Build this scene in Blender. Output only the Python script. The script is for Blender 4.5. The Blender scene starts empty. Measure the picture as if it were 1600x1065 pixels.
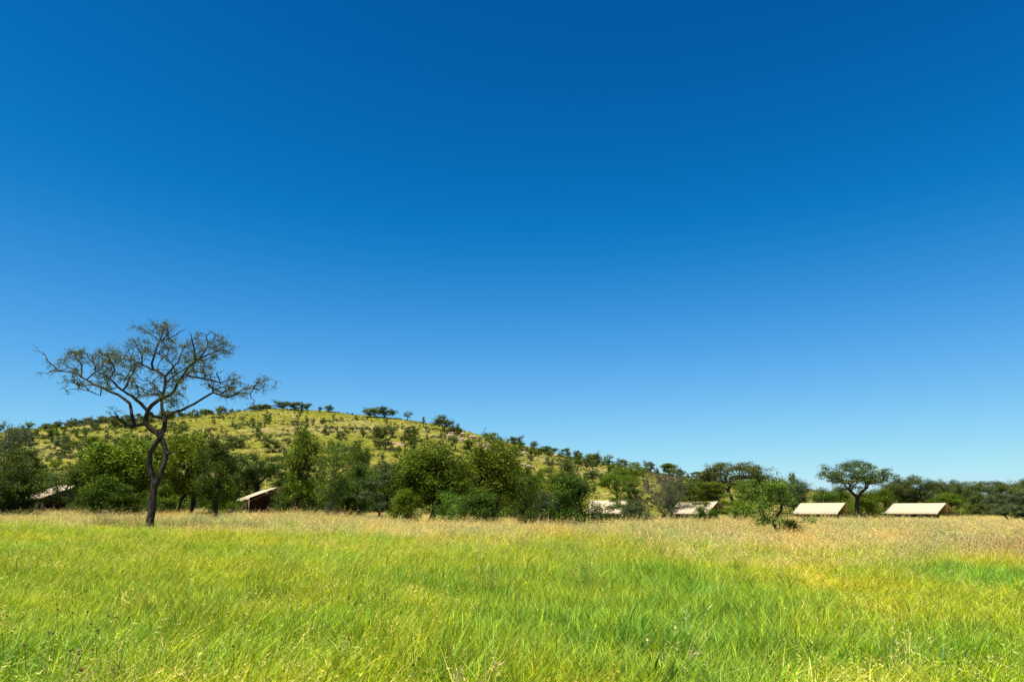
import bpy, math, random
import numpy as np

# ------------------------------------------------------------------ camera, sky, sun, exposure
scene = bpy.context.scene
F = 1067.0                    # focal length in photograph pixels (1600 wide)
HORIZON = 795.0
PITCH = math.atan((HORIZON - 532.5) / F)
EYE = 1.70
cam_d = bpy.data.cameras.new('camera')
cam_d.sensor_width = 36.0
cam_d.lens = 36.0 * F / 1600.0
cam_d.clip_start = 0.05
cam_d.clip_end = 9000
cam = bpy.data.objects.new('camera', cam_d)
scene.collection.objects.link(cam)
cam.location = (0, 0, EYE)
cam.rotation_euler = (math.pi / 2 + PITCH, 0, 0)
scene.camera = cam

SUN_EL, SUN_AZ = math.radians(70), math.radians(-152)      # azimuth clockwise from +Y (the view direction)
world = bpy.data.worlds.new('World')
scene.world = world
world.use_nodes = True
wn, wl = world.node_tree.nodes, world.node_tree.links
bg = wn['Background']
sky = wn.new('ShaderNodeTexSky')
sky.sky_type = 'NISHITA'
sky.sun_disc = False
sky.sun_elevation = SUN_EL
sky.sun_rotation = SUN_AZ
sky.altitude = 1500
sky.air_density = 1.0
sky.dust_density = 0.6
sky.ozone_density = 2.0
EXPOSURE = 1.4
BG = 0.10
# grade of the sky: deep polarised blue, applied evenly to the whole dome
def wmath(op, a, b):
    m = wn.new('ShaderNodeMath'); m.operation = op
    for i, v in enumerate((a, b)):
        if hasattr(v, 'links'): wl.new(v, m.inputs[i])
        else: m.inputs[i].default_value = v
    return m.outputs[0]
sep = wn.new('ShaderNodeSeparateColor')
comb = wn.new('ShaderNodeCombineColor')
wl.new(sky.outputs[0], sep.inputs[0])
for i, (c0, c1, c2) in enumerate(((-.156, 1.08, -.28), (-.162, 1.60, -.57), (-.485, 3.10, -1.71))):
    v = wmath('MINIMUM', wmath('MULTIPLY', sep.outputs[i], 0.1275), 0.89)
    q = wmath('ADD', wmath('MULTIPLY', wmath('ADD', wmath('MULTIPLY', v, c2), c1), v), c0)
    q = wmath('MULTIPLY', wmath('ADD', q, wmath('SQRT', wmath('ADD', wmath('MULTIPLY', q, q), .00025), 0.0)), .5)   # soft floor at zero
    wl.new(wmath('MULTIPLY', q, 1.0 / (BG * 2 ** EXPOSURE)), comb.inputs[i])
wl.new(comb.outputs[0], bg.inputs[0])
bg.inputs[1].default_value = BG

sun_d = bpy.data.lights.new('sun', 'SUN')
sun_d.energy = 4.8
sun_d.angle = math.radians(0.5)
sun_d.color = (1.0, 0.93, 0.80)
sun = bpy.data.objects.new('sun', sun_d)
scene.collection.objects.link(sun)
SUN_DIR = np.array((math.sin(SUN_AZ) * math.cos(SUN_EL), math.cos(SUN_AZ) * math.cos(SUN_EL), math.sin(SUN_EL)))
sun.rotation_euler = (math.pi / 2 - SUN_EL, 0, math.pi - SUN_AZ)
sun.location = (-60, -60, 120)

scene.view_settings.view_transform = 'Standard'
scene.view_settings.look = 'None'
scene.view_settings.exposure = EXPOSURE
scene.view_settings.gamma = 1.0
scene.cycles.max_bounces = 5
scene.cycles.transparent_max_bounces = 4

SKY_ONLY = False
# ------------------------------------------------------------------ helpers
C = scene.collection
def at(px, py, Y):
    """World point seen at photograph pixel (px, py), Y metres in front of the camera."""
    dx, dz = (px - 800) / F, -(py - 532.5) / F
    c, s = math.cos(PITCH), math.sin(PITCH)
    t = Y / (c - s * dz)
    return np.array((dx * t, Y, EYE + (s + c * dz) * t))

def tag(o, label=None, cat=None, group=None, kind=None):
    if label: o['label'] = label
    if cat: o['category'] = cat
    if group: o['group'] = group
    if kind: o['kind'] = kind
    return o

def empty(name, loc=(0, 0, 0), rz=0.0):
    o = bpy.data.objects.new(name, None)
    C.objects.link(o)
    o.empty_display_size = 0.2
    o.location = [float(v) for v in loc]
    o.rotation_euler = (0, 0, rz)
    return o

def mesh_np(name, verts, tris=None, quads=None, cols=None, smooth=False):
    """Mesh from numpy arrays; cols is one RGBA per vertex."""
    me = bpy.data.meshes.new(name)
    verts = np.asarray(verts, dtype=np.float32)
    nt = 0 if tris is None else len(tris)
    nq = 0 if quads is None else len(quads)
    idx = np.concatenate([np.asarray(tris, dtype=np.int32).ravel() if nt else np.zeros(0, np.int32),
                          np.asarray(quads, dtype=np.int32).ravel() if nq else np.zeros(0, np.int32)])
    me.vertices.add(len(verts)); me.vertices.foreach_set('co', verts.ravel())
    me.loops.add(len(idx)); me.loops.foreach_set('vertex_index', idx)
    tot = np.concatenate([np.full(nt, 3, np.int32), np.full(nq, 4, np.int32)])
    st = np.concatenate([[0], np.cumsum(tot)[:-1]]).astype(np.int32) if nt + nq else np.zeros(0, np.int32)
    me.polygons.add(nt + nq)
    me.polygons.foreach_set('loop_start', st)
    if smooth:
        me.polygons.foreach_set('use_smooth', np.ones(nt + nq, dtype=bool))
    if cols is not None:
        a = me.color_attributes.new('Col', 'FLOAT_COLOR', 'POINT')
        a.data.foreach_set('color', np.asarray(cols, dtype=np.float32).ravel())
    me.update(calc_edges=True)
    me.validate()
    return me

def link(name, me, mat, parent=None):
    o = bpy.data.objects.new(name, me)
    C.objects.link(o)
    if mat is not None and not me.materials: me.materials.append(mat)
    if parent is not None: o.parent = parent
    return o

class Noise:
    """Smooth pseudo noise from summed sines, about -1..1."""
    def __init__(s, seed, scale, octaves=4):
        r = np.random.default_rng(seed); s.k = []
        for o in range(octaves):
            for _ in range(5):
                a = r.uniform(0, 2 * math.pi); f = 2 * math.pi / (scale / 2 ** o) * r.uniform(.6, 1.4)
                s.k.append((f * math.cos(a), f * math.sin(a), r.uniform(0, 6.28), .55 ** o))
    def __call__(s, x, y):
        v = 0
        for a, b, p, w in s.k: v = v + w * np.sin(a * x + b * y + p)
        return v / (2.2 * sum(.55 ** o for o in range(len(s.k) // 5)))

def sstep(a, b, x):
    t = np.clip((x - a) / (b - a), 0, 1)
    return t * t * (3 - 2 * t)

# ------------------------------------------------------------------ terrain heights
n_swell, n_bump, n_hill = Noise(1, 60, 2), Noise(2, 9, 2), Noise(3, 120, 4)
def base_z(x, y):
    x, y = np.asarray(x, float), np.asarray(y, float)
    near = sstep(4, 20, y)
    left = sstep(10, -38, x)
    z = left * (0.55 * sstep(10, 36, y) + 0.45 * sstep(36, 85, y))
    z = z + near * (0.07 * n_swell(x, y) + 0.05 * n_bump(x, y))
    far = sstep(150, 400, y)
    return z * (1 - .5 * far)

RIDGE_Y = 430.0
_prof = [(-900, 792), (-600, 780), (-300, 745), (-120, 712), (0, 692), (30, 682), (80, 670), (130, 663), (200, 659), (280, 655), (350, 647), (440, 638), (520, 643),
         (600, 651), (650, 658), (700, 668), (760, 686), (800, 695), (860, 708), (900, 716), (960, 727), (1000, 734), (1060, 744),
         (1120, 752), (1200, 761), (1280, 770), (1350, 779), (1450, 790), (1600, 797), (2200, 800)]
_px = np.array([at(a, b, RIDGE_Y) for a, b in _prof])
def hill_add(x, y):
    x, y = np.asarray(x, float), np.asarray(y, float)
    H = np.interp(x, _px[:, 0], _px[:, 2])
    k = sstep(-40, 200, x)
    y0 = 135 + 60 * k
    t = (y - y0) / (RIDGE_Y - y0)
    s = np.where(t < 1, t, 1 - 0.55 * (t - 1) - 1.2 * np.maximum(t - 1, 0) ** 2)
    s = np.where((t > 0) & (t < .25), 2 * t * t + .5 * t, s)     # soft foot
    return H * s + n_hill(x, y) * 1.6 * sstep(.05, .4, t) * sstep(5, 30, H)
def ground_z(x, y):
    return base_z(x, y) + np.maximum(hill_add(x, y), 0) * (np.asarray(y) > 100)
def gz(x, y): return float(ground_z(x, y))

# ------------------------------------------------------------------ materials
def new_mat(name):
    m = bpy.data.materials.new(name); m.use_nodes = True
    n, l = m.node_tree.nodes, m.node_tree.links
    return m, n, l, n['Principled BSDF']

def ramp(n, stops):
    r = n.new('ShaderNodeValToRGB')
    e = r.color_ramp.elements
    while len(e) < len(stops): e.new(0.5)
    for el, (p, c) in zip(e, stops): el.position = p; el.color = (*c, 1)
    return r

def noise(n, l, scale, detail=4, rough=.55, vec=None, dist=0.0):
    t = n.new('ShaderNodeTexNoise')
    t.inputs['Scale'].default_value = scale; t.inputs['Detail'].default_value = detail
    t.inputs['Roughness'].default_value = rough; t.inputs['Distortion'].default_value = dist
    if vec is not None: l.new(vec, t.inputs['Vector'])
    return t

def mixc(n, l, fac, a, b, mode='MIX'):
    m = n.new('ShaderNodeMix'); m.data_type = 'RGBA'; m.blend_type = mode
    for s, v in ((m.inputs[0], fac), (m.inputs[6], a), (m.inputs[7], b)):
        if hasattr(v, 'links'): l.new(v, s)
        else: s.default_value = v if not isinstance(v, tuple) else (*v, 1)
    return m.outputs[2]

def leaf_material(name, dark, mid, light, transl=0.32, hue_noise=.35):
    """Foliage: colour per leaf (attribute), per tree (object random)."""
    m, n, l, p = new_mat(name)
    at_ = n.new('ShaderNodeAttribute'); at_.attribute_name = 'Col'
    r = ramp(n, [(0, dark), (.55, mid), (1, light)])
    l.new(at_.outputs['Fac'], r.inputs[0])
    oi = n.new('ShaderNodeObjectInfo')
    hs = n.new('ShaderNodeHueSaturation')
    mr = n.new('ShaderNodeMapRange'); mr.inputs[3].default_value = .485; mr.inputs[4].default_value = .515
    l.new(oi.outputs['Random'], mr.inputs[0]); l.new(mr.outputs[0], hs.inputs['Hue'])
    mv = n.new('ShaderNodeMapRange'); mv.inputs[3].default_value = .8; mv.inputs[4].default_value = 1.2
    ml = n.new('ShaderNodeMath'); ml.operation = 'FRACT'
    mm = n.new('ShaderNodeMath'); mm.operation = 'MULTIPLY'; mm.inputs[1].default_value = 7.31
    l.new(oi.outputs['Random'], mm.inputs[0]); l.new(mm.outputs[0], ml.inputs[0]); l.new(ml.outputs[0], mv.inputs[0])
    l.new(mv.outputs[0], hs.inputs['Value'])
    l.new(r.outputs[0], hs.inputs['Color'])
    l.new(hs.outputs[0], p.inputs['Base Color'])
    p.inputs['Roughness'].default_value = .55
    p.inputs['Specular IOR Level'].default_value = .12
    tr = n.new('ShaderNodeBsdfTranslucent'); l.new(hs.outputs[0], tr.inputs[0])
    mx = n.new('ShaderNodeMixShader'); mx.inputs[0].default_value = transl
    l.new(p.outputs[0], mx.inputs[1]); l.new(tr.outputs[0], mx.inputs[2])
    l.new(mx.outputs[0], n['Material Output'].inputs[0])
    return m

def bark_material(name, a, b):
    m, n, l, p = new_mat(name)
    tc = n.new('ShaderNodeTexCoord'); mp = n.new('ShaderNodeMapping'); mp.inputs['Scale'].default_value = (5, 5, 1.3)
    l.new(tc.outputs['Object'], mp.inputs[0])
    t = noise(n, l, 2.5, 6, .7, mp.outputs[0], .6)
    r = ramp(n, [(.35, a), (.68, b)]); l.new(t.outputs[0], r.inputs[0])
    l.new(r.outputs[0], p.inputs['Base Color']); p.inputs['Roughness'].default_value = .95
    p.inputs['Specular IOR Level'].default_value = .1
    bp = n.new('ShaderNodeBump'); bp.inputs['Strength'].default_value = .7; bp.inputs['Distance'].default_value = .04
    l.new(t.outputs[0], bp.inputs['Height']); l.new(bp.outputs[0], p.inputs['Normal'])
    return m

M = {}
M['leaf_dark'] = leaf_material('foliage_dark_green', (.015, .029, .003), (.042, .074, .006), (.092, .138, .010))
M['leaf_mid'] = leaf_material('foliage_olive_green', (.022, .040, .002), (.080, .128, .006), (.18, .235, .012))
M['leaf_light'] = leaf_material('foliage_light_green', (.035, .065, .008), (.085, .145, .014), (.15, .22, .025))
M['leaf_grey'] = leaf_material('foliage_grey_green', (.026, .040, .013), (.066, .090, .032), (.12, .15, .055))
M['leaf_hill'] = leaf_material('foliage_hill_green', (.032, .048, .011), (.082, .106, .022), (.145, .172, .036))
M['leaf_brown'] = leaf_material('dry_twig_leaf', (.05, .04, .025), (.09, .072, .042), (.15, .12, .065), .15)
M['leaf_hero'] = leaf_material('foliage_sparse_olive', (.035, .052, .006), (.095, .120, .010), (.19, .22, .016))
M['bark'] = bark_material('bark_dark', (.016, .012, .009), (.06, .047, .036))
M['bark_hero'] = bark_material('bark_blackish', (.007, .006, .005), (.06, .05, .04))
M['bark_grey'] = bark_material('bark_grey', (.06, .05, .04), (.17, .145, .12))

def ground_material(name, hill):
    m, n, l, p = new_mat(name)
    g = n.new('ShaderNodeNewGeometry')
    big = noise(n, l, .018 if hill else .05, 5, .6, g.outputs['Position'])
    med = noise(n, l, .16 if hill else .5, 6, .65, g.outputs['Position'])
    fine = noise(n, l, 1.2 if hill else 6, 5, .7, g.outputs['Position'])
    r1 = ramp(n, [(.30, (.105, .118, .011)), (.48, (.145, .138, .018)), (.60, (.18, .16, .048)), (.75, (.215, .16, .075))])
    if not hill:
        r1 = ramp(n, [(.3, (.10, .14, .014)), (.55, (.18, .19, .022)), (.75, (.26, .22, .07))])
    l.new(big.outputs[0], r1.inputs[0])
    r2 = ramp(n, [(.3, (.82, .85, .8)), (.5, (1, 1, 1)), (.72, (1.12, 1.06, 1.0))]); l.new(med.outputs[0], r2.inputs[0])
    c = mixc(n, l, 1.0, r1.outputs[0], r2.outputs[0], 'MULTIPLY')
    r3 = ramp(n, [(.3, (.8, .82, .8)), (.6, (1.08, 1.08, 1.08))]); l.new(fine.outputs[0], r3.inputs[0])
    c = mixc(n, l, .8, c, r3.outputs[0], 'MULTIPLY')
    if hill:   # bare reddish soil and scree patches
        soil = noise(n, l, .05, 6, .7, g.outputs['Position'], .8)
        rs = ramp(n, [(.60, (0, 0, 0)), (.70, (1, 1, 1))]); l.new(soil.outputs[0], rs.inputs[0])
        c = mixc(n, l, rs.outputs[0], c, (.26, .17, .10))
    l.new(c, p.inputs['Base Color'])
    p.inputs['Roughness'].default_value = 1.0; p.inputs['Specular IOR Level'].default_value = 0.05
    bp = n.new('ShaderNodeBump'); bp.inputs['Strength'].default_value = .6; bp.inputs['Distance'].default_value = .6 if hill else .08
    l.new(fine.outputs[0], bp.inputs['Height']); l.new(bp.outputs[0], p.inputs['Normal'])
    return m
M['ground'] = ground_material('savanna_soil_and_turf', False)
M['hill'] = ground_material('hill_grass_and_soil', True)

# grass blades: colour stored per blade, shifted by slow patches over the meadow
def grass_material(name, patch=True):
    m, n, l, p = new_mat(name)
    a = n.new('ShaderNodeAttribute'); a.attribute_name = 'Col'
    g = n.new('ShaderNodeNewGeometry')
    col = a.outputs['Color']
    oi = n.new('ShaderNodeObjectInfo')
    if patch:
        t = noise(n, l, .22, 3, .55, g.outputs['Position'])
        r = ramp(n, [(.36, (.78, .98, .95)), (.5, (1, 1, 1)), (.64, (1.22, 1.05, .9))]); l.new(t.outputs[0], r.inputs[0])
        col = mixc(n, l, 1.0, col, r.outputs[0], 'MULTIPLY')
        t2 = noise(n, l, 1.1, 3, .6, g.outputs['Position'])
        r = ramp(n, [(.34, (.74, .82, .8)), (.5, (1, 1, 1)), (.66, (1.25, 1.15, 1.1))]); l.new(t2.outputs[0], r.inputs[0])
        col = mixc(n, l, 1.0, col, r.outputs[0], 'MULTIPLY')
    mv = n.new('ShaderNodeMapRange'); mv.inputs[3].default_value = .82; mv.inputs[4].default_value = 1.34
    l.new(oi.outputs['Random'], mv.inputs[0])
    hs = n.new('ShaderNodeHueSaturation'); l.new(col, hs.inputs['Color']); l.new(mv.outputs[0], hs.inputs['Value'])
    l.new(hs.outputs[0], p.inputs['Base Color'])
    p.inputs['Roughness'].default_value = .5; p.inputs['Specular IOR Level'].default_value = .14
    tr = n.new('ShaderNodeBsdfTranslucent'); l.new(hs.outputs[0], tr.inputs[0])
    mx = n.new('ShaderNodeMixShader'); mx.inputs[0].default_value = .27
    l.new(p.outputs[0], mx.inputs[1]); l.new(tr.outputs[0], mx.inputs[2])
    l.new(mx.outputs[0], n['Material Output'].inputs[0])
    return m
M['grass'] = grass_material('grass_blades')
M['dry'] = grass_material('dry_grass_blades')

def cloth_material(name, a, b, transl=0.0):
    m, n, l, p = new_mat(name)
    tc = n.new('ShaderNodeTexCoord')
    t = noise(n, l, 1.4, 6, .65, tc.outputs['Object'], .3)
    r = ramp(n, [(.3, a), (.7, b)]); l.new(t.outputs[0], r.inputs[0])
    l.new(r.outputs[0], p.inputs['Base Color']); p.inputs['Roughness'].default_value = .9
    p.inputs['Specular IOR Level'].default_value = .15
    w = noise(n, l, 3, 3, .5, tc.outputs['Object'])
    bp = n.new('ShaderNodeBump'); bp.inputs['Strength'].default_value = .35; bp.inputs['Distance'].default_value = .1
    l.new(w.outputs[0], bp.inputs['Height']); l.new(bp.outputs[0], p.inputs['Normal'])
    return m
M['canvas'] = cloth_material('tent_canvas_cream', (.30, .24, .16), (.37, .30, .21))
M['canvas_wall'] = cloth_material('tent_wall_tan', (.24, .16, .09), (.33, .23, .13))
M['canvas_dark'] = cloth_material('tent_inner_brown_shade', (.022, .011, .007), (.045, .022, .014))  # brown inner canvas, its colour darkened to stand for shade in the open porch
M['mesh_and_door_shade'] = cloth_material('tent_gauze_and_door_shade', (.015, .015, .013), (.03, .028, .025))  # window gauze; on the doorway this dark colour stands for interior shade
M['rope'] = cloth_material('guy_rope', (.5, .45, .35), (.6, .55, .45))
M['wood'] = bark_material('tent_pole_wood', (.10, .065, .04), (.2, .13, .08))
M['rock'] = bark_material('hill_rock', (.20, .14, .10), (.40, .30, .23))
M['grey_metal'] = cloth_material('washstand_grey', (.3, .31, .32), (.42, .43, .44))

# ------------------------------------------------------------------ ground and hill
def build_ground():
    xs = np.concatenate([[-4000, -1500, -700, -400], np.linspace(-240, 240, 161), [400, 700, 1500, 4000]])
    ys = np.concatenate([[-3000, -600, -120], np.linspace(-30, 260, 146), [320, 420, 700, 1500, 3000, 7000]])
    X, Y = np.meshgrid(xs, ys)
    Z = base_z(X, Y)
    nx, ny = len(xs), len(ys)
    i = np.arange(nx * ny).reshape(ny, nx)
    q = np.stack([i[:-1, :-1], i[:-1, 1:], i[1:, 1:], i[1:, :-1]], -1).reshape(-1, 4)
    o = link('ground', mesh_np('ground', np.stack([X, Y, Z], -1).reshape(-1, 3), quads=q, smooth=True), M['ground'])
    tag(o, 'flat savanna ground under the tall grass', kind='structure')
    xs = np.linspace(-620, 520, 191); ys = np.linspace(120, 700, 146)
    X, Y = np.meshgrid(xs, ys)
    h = hill_add(X, Y)
    Z = base_z(X, Y) + np.where(h > 0.02, h, -1.0)
    nx, ny = len(xs), len(ys)
    i = np.arange(nx * ny).reshape(ny, nx)
    q = np.stack([i[:-1, :-1], i[:-1, 1:], i[1:, 1:], i[1:, :-1]], -1).reshape(-1, 4)
    o = link('hill', mesh_np('hill', np.stack([X, Y, Z], -1).reshape(-1, 3), quads=q, smooth=True), M['hill'])
    tag(o, 'long grassy hill dotted with trees behind the camp', kind='structure')
build_ground()

# ------------------------------------------------------------------ branch skeletons
class Skeleton:
    def __init__(s): s.p, s.par, s.r = [], [], []
    def add(s, p, par, r=None):
        s.p.append(np.asarray(p, float)); s.par.append(par); s.r.append(r); return len(s.p) - 1
    def path(s, pts, par, radii=None):
        for k, q in enumerate(pts): par = s.add(q, par, None if radii is None else radii[k])
        return par

def grow(sk, attr, rng, step=.45, bf=.35, wig=.12, droop=0.0):
    """Join every attractor to the skeleton (shortest-path flavoured spanning tree); returns tip ids."""
    cap = len(sk.p) + len(attr) * 14 + 10
    P = np.zeros((cap, 3)); L = np.zeros(cap); n = len(sk.p)
    P[:n] = np.array(sk.p)
    for i in range(n):
        L[i] = 0 if sk.par[i] < 0 else L[sk.par[i]] + np.linalg.norm(P[i] - P[sk.par[i]])
    root = P[0]
    live = getattr(sk, 'live', None)
    order = np.argsort(np.linalg.norm(attr - P[:n].mean(0), axis=1))
    tips = []
    mask = np.ones(cap, bool)
    if live is not None:
        mask[:n] = False; mask[list(live)] = True
    for k in order:
        a = attr[k]
        d = np.linalg.norm(P[:n] - a, axis=1)
        up = np.maximum(P[:n, 2] - a[2], 0) * .8
        cost = np.where(mask[:n], d + bf * L[:n] + up, 1e9)
        j = int(np.argmin(cost))
        m = max(1, min(12, int(round(d[j] / step))))
        s0 = P[j]; q = j
        pd = s0 - P[sk.par[j]] if sk.par[j] >= 0 else np.array((0, 0, 1.))
        pd = pd / (np.linalg.norm(pd) + 1e-6) * d[j] * .3
        for t in range(1, m + 1):
            u = t / m
            c = s0 * (1 - u) + a * u + pd * u * (1 - u) * 1.2
            if t < m: c = c + rng.normal(0, wig * step, 3)
            c[2] -= droop * u * u
            q = sk.add(c, q); P[n] = c; L[n] = L[sk.par[q]] + np.linalg.norm(c - P[sk.par[q]]); n += 1
        tips.append(q)
    return tips

def skeleton_mesh(sk, r0, rmin, expo=.5, name='trunk', flare=1.3):
    n = len(sk.p)
    P = np.array(sk.p); par = np.array(sk.par)
    cnt = np.zeros(n); ch = [[] for _ in range(n)]
    for i in range(n - 1, -1, -1):
        if not ch[i]: cnt[i] = 1
        if par[i] >= 0: ch[par[i]].append(i); cnt[par[i]] += cnt[i]
    R = np.maximum(r0 * (cnt / cnt[0]) ** expo, rmin)
    for i in range(n):
        if sk.r[i] is not None: R[i] = sk.r[i]
    V, T, Q = [], [], []; nv = 0
    starts = [i for i in range(n) if par[i] < 0]
    stack = [(i, None) for i in starts]
    while stack:
        i, p = stack.pop()
        chain = [i] if p is None else [p, i]
        while ch[chain[-1]]:
            cs = sorted(ch[chain[-1]], key=lambda c: -(R[c] * 1000 + cnt[c]))
            for c in cs[1:]: stack.append((c, chain[-1]))
            chain.append(cs[0])
        if len(chain) < 2: continue
        pts = P[chain]; rr = R[chain].copy()
        if p is not None: rr[0] = rr[1] * 1.05
        elif flare: rr[0] *= flare
        rr[-1] *= .5
        k = 8 if rr.max() > .05 else (5 if rr.max() > .02 else 3)
        tan = np.gradient(pts, axis=0); tan /= np.linalg.norm(tan, axis=1, keepdims=True) + 1e-9
        ref = np.array((.37, .81, .21)); 
        u = np.cross(tan, ref); u /= np.linalg.norm(u, axis=1, keepdims=True) + 1e-9
        w = np.cross(tan, u)
        a = np.arange(k) * 2 * math.pi / k
        ring = pts[:, None] + rr[:, None, None] * (np.cos(a)[None, :, None] * u[:, None] + np.sin(a)[None, :, None] * w[:, None])
        V.append(ring.reshape(-1, 3)); m = len(chain)
        idx = nv + np.arange(m * k).reshape(m, k)
        nx = np.roll(idx, -1, axis=1)
        Q.append(np.stack([idx[:-1], nx[:-1], nx[1:], idx[1:]], -1).reshape(-1, 4))
        V.append(pts[-1:] + tan[-1:] * rr[-1]); tip = nv + m * k
        T.append(np.stack([idx[-1], nx[-1], np.full(k, tip)], -1))
        nv += m * k + 1
    return mesh_np(name, np.concatenate(V), np.concatenate(T), np.concatenate(Q), smooth=True)

def leaf_mesh(centers, rng, per, spread, size, flat=.5, name='crown', upbias=.6, shade=None):
    """Many small leaf-sprays (bent quads) round the given centres."""
    centers = np.asarray(centers)
    n = len(centers) * per
    c = np.repeat(centers, per, axis=0)
    off = rng.normal(0, 1, (n, 3)); off[:, 2] *= flat
    c = c + off * spread
    d = rng.normal(0, 1, (n, 3)); d[:, 2] *= .5; d /= np.linalg.norm(d, axis=1, keepdims=True)
    nrm = rng.normal(0, 1, (n, 3)); nrm[:, 2] += upbias * 2; 
    s = np.cross(d, nrm); s /= np.linalg.norm(s, axis=1, keepdims=True) + 1e-9
    L = size * rng.uniform(.6, 1.5, (n, 1)); W = L * rng.uniform(.28, .5, (n, 1))
    a = c - d * L * .5; b = c + s * W * .5; e = c + d * L * .5; f = c - s * W * .5
    V = np.stack([a, b, e, f], 1).reshape(-1, 3)
    q = np.arange(n * 4).reshape(n, 4)
    clump = np.repeat(rng.uniform(-.2, .2, len(centers)), per)
    v = np.clip(rng.beta(2, 2, n) + clump, 0, 1)
    col = np.repeat(np.stack([v, v, v, np.ones(n)], -1), 4, axis=0)
    return mesh_np(name, V, quads=q, cols=col)

def in_crown(rng, n, kind, H, R):
    """Random points filling the crown's volume, lumpy at the outline."""
    ph = rng.uniform(0, 6.28, 6)
    out = []
    while len(out) < n:
        a = rng.uniform(0, 2 * math.pi); rr = math.sqrt(rng.uniform(0, 1)); z = rng.uniform(0, 1)
        lump = .82 + .18 * math.sin(3 * a + ph[0]) * math.sin(2.3 * a + ph[1] + 4 * z)
        if kind == 'umbrella':
            lo, hi = .52 + .20 * rr * rr, 1.0 - .18 * rr ** 2.2
            z = lo + (hi - lo) * (rng.uniform(0, 1) ** .7)
            x, y = R * lump * rr * math.cos(a), R * lump * rr * math.sin(a)
        elif kind == 'thorn':
            k = int(rng.integers(0, 5)); zc = [.40, .54, .68, .82, .95][k]; rad = [.95, 1.0, .8, .6, .35][k]
            ox, oy = .22 * R * math.cos(ph[k] * 5), .22 * R * math.sin(ph[k] * 5)
            x, y = ox + R * rad * lump * rr * math.cos(a), oy + R * rad * lump * rr * math.sin(a)
            z = zc + rng.normal(0, .03) - .04 * rr * rr
        elif kind == 'layered':
            k = int(rng.integers(0, 5)); zc = [.36, .52, .66, .82, .95][k]; rad = [.8, 1.0, .95, .75, .45][k]
            ox, oy = .28 * R * math.cos(ph[k] * 5), .28 * R * math.sin(ph[k] * 5)
            x, y = ox + R * rad * lump * rr * math.cos(a), oy + R * rad * lump * rr * math.sin(a)
            z = zc + rng.normal(0, .022) - .05 * rr * rr
        else:
            z0 = dict(round=.36, tall=.30, bushy=.03, shrub=.02, airy=.34)[kind]
            u = z
            prof = dict(round=(math.sin(math.pi * (u * .84 + .12))) ** .6, tall=(math.sin(math.pi * (u * .8 + .13))) ** .7,
                        bushy=(math.cos(u * 1.42)) ** .55 * (.8 + .2 * min(1, u * 4)), shrub=.45 + .6 * math.sin(math.pi * (u * .7 + .1)),
                        airy=(math.sin(math.pi * (u * .8 + .14))) ** .7)[kind]
            lump2 = lump * (.85 + .25 * math.sin(5 * a + 9 * u + ph[2]) * math.sin(2 * a - 5 * u + ph[3]))
            rr = rr ** .7
            x, y = R * prof * lump2 * rr * math.cos(a), R * prof * lump2 * rr * math.sin(a)
            z = z0 + (1 - z0) * u * (.9 + .1 * math.sin(2 * a + ph[4]))
        out.append((x, y, z * H))
    return np.array(out)

def make_proto(seed, kind, H=7.0, R=3.4, n=150, per=60, size=.2, spread=.30, lean=.3, r0=None, step=.5):
    """One tree: (trunk mesh, crown mesh, height, half width)."""
    rng = np.random.default_rng(seed)
    sk = Skeleton()
    clear = dict(thorn=.22, umbrella=.38, layered=.24, round=.26, tall=.30, bushy=.05, shrub=.02, airy=.28)[kind]
    stems = dict(thorn=1, umbrella=1, layered=1, round=2, tall=1, bushy=4, shrub=6, airy=1)[kind]
    live = []
    root = sk.add((0, 0, -.3), -1)
    for s in range(stems):
        a = rng.uniform(0, 6.28); q = root
        m = 4; top = np.array((math.cos(a), math.sin(a), 0)) * lean * H * (.12 if stems == 1 else .3)
        bend = rng.normal(0, .03 * H, 2)
        for t in range(1, m + 1):
            u = t / m
            c = top * u + np.array((bend[0] * math.sin(3.1 * u), bend[1] * math.sin(3.1 * u), clear * H * u * rng.uniform(.9, 1.1)))
            q = sk.add(c, q)
        live.append(q)
    sk.live = live
    K = max(10, n // 4)
    cc = in_crown(rng, K, kind, H, R)
    pts = np.concatenate([cc, cc[rng.integers(0, K, n - K)] + rng.normal(0, 1, (n - K, 3)) * np.array((.13 * R, .13 * R, (.018 if kind in ('umbrella', 'layered', 'thorn') else .05) * H))])
    pts[:, 2] = np.clip(pts[:, 2], .04 * H, H * 1.02)
    tips = grow(sk, pts, rng, step=step, bf=.42 if kind in ('umbrella', 'layered') else .3, wig=.18)
    r0 = r0 or .028 * H
    tm = skeleton_mesh(sk, r0, .009 * H / 7, .52)
    P = np.array(sk.p)
    # leaves on tips and on the last nodes of every twig
    ids = set(tips)
    for t in tips:
        p = sk.par[t]
        if p > 6 and rng.uniform() < .6: ids.add(p)
    cen = P[sorted(ids)]
    cm = leaf_mesh(cen, rng, per, spread, size, .45 if kind in ('umbrella', 'layered') else .75) if per else None
    ext = np.abs(cen[:, :2]).max()
    xs = np.percentile(cen[:, 0], [2, 98])
    return dict(trunk=tm, crown=cm, H=float(cen[:, 2].max() + spread * .5), W=float(xs[1] - xs[0]) + spread * 2, cx=float(xs.mean()))

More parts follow.
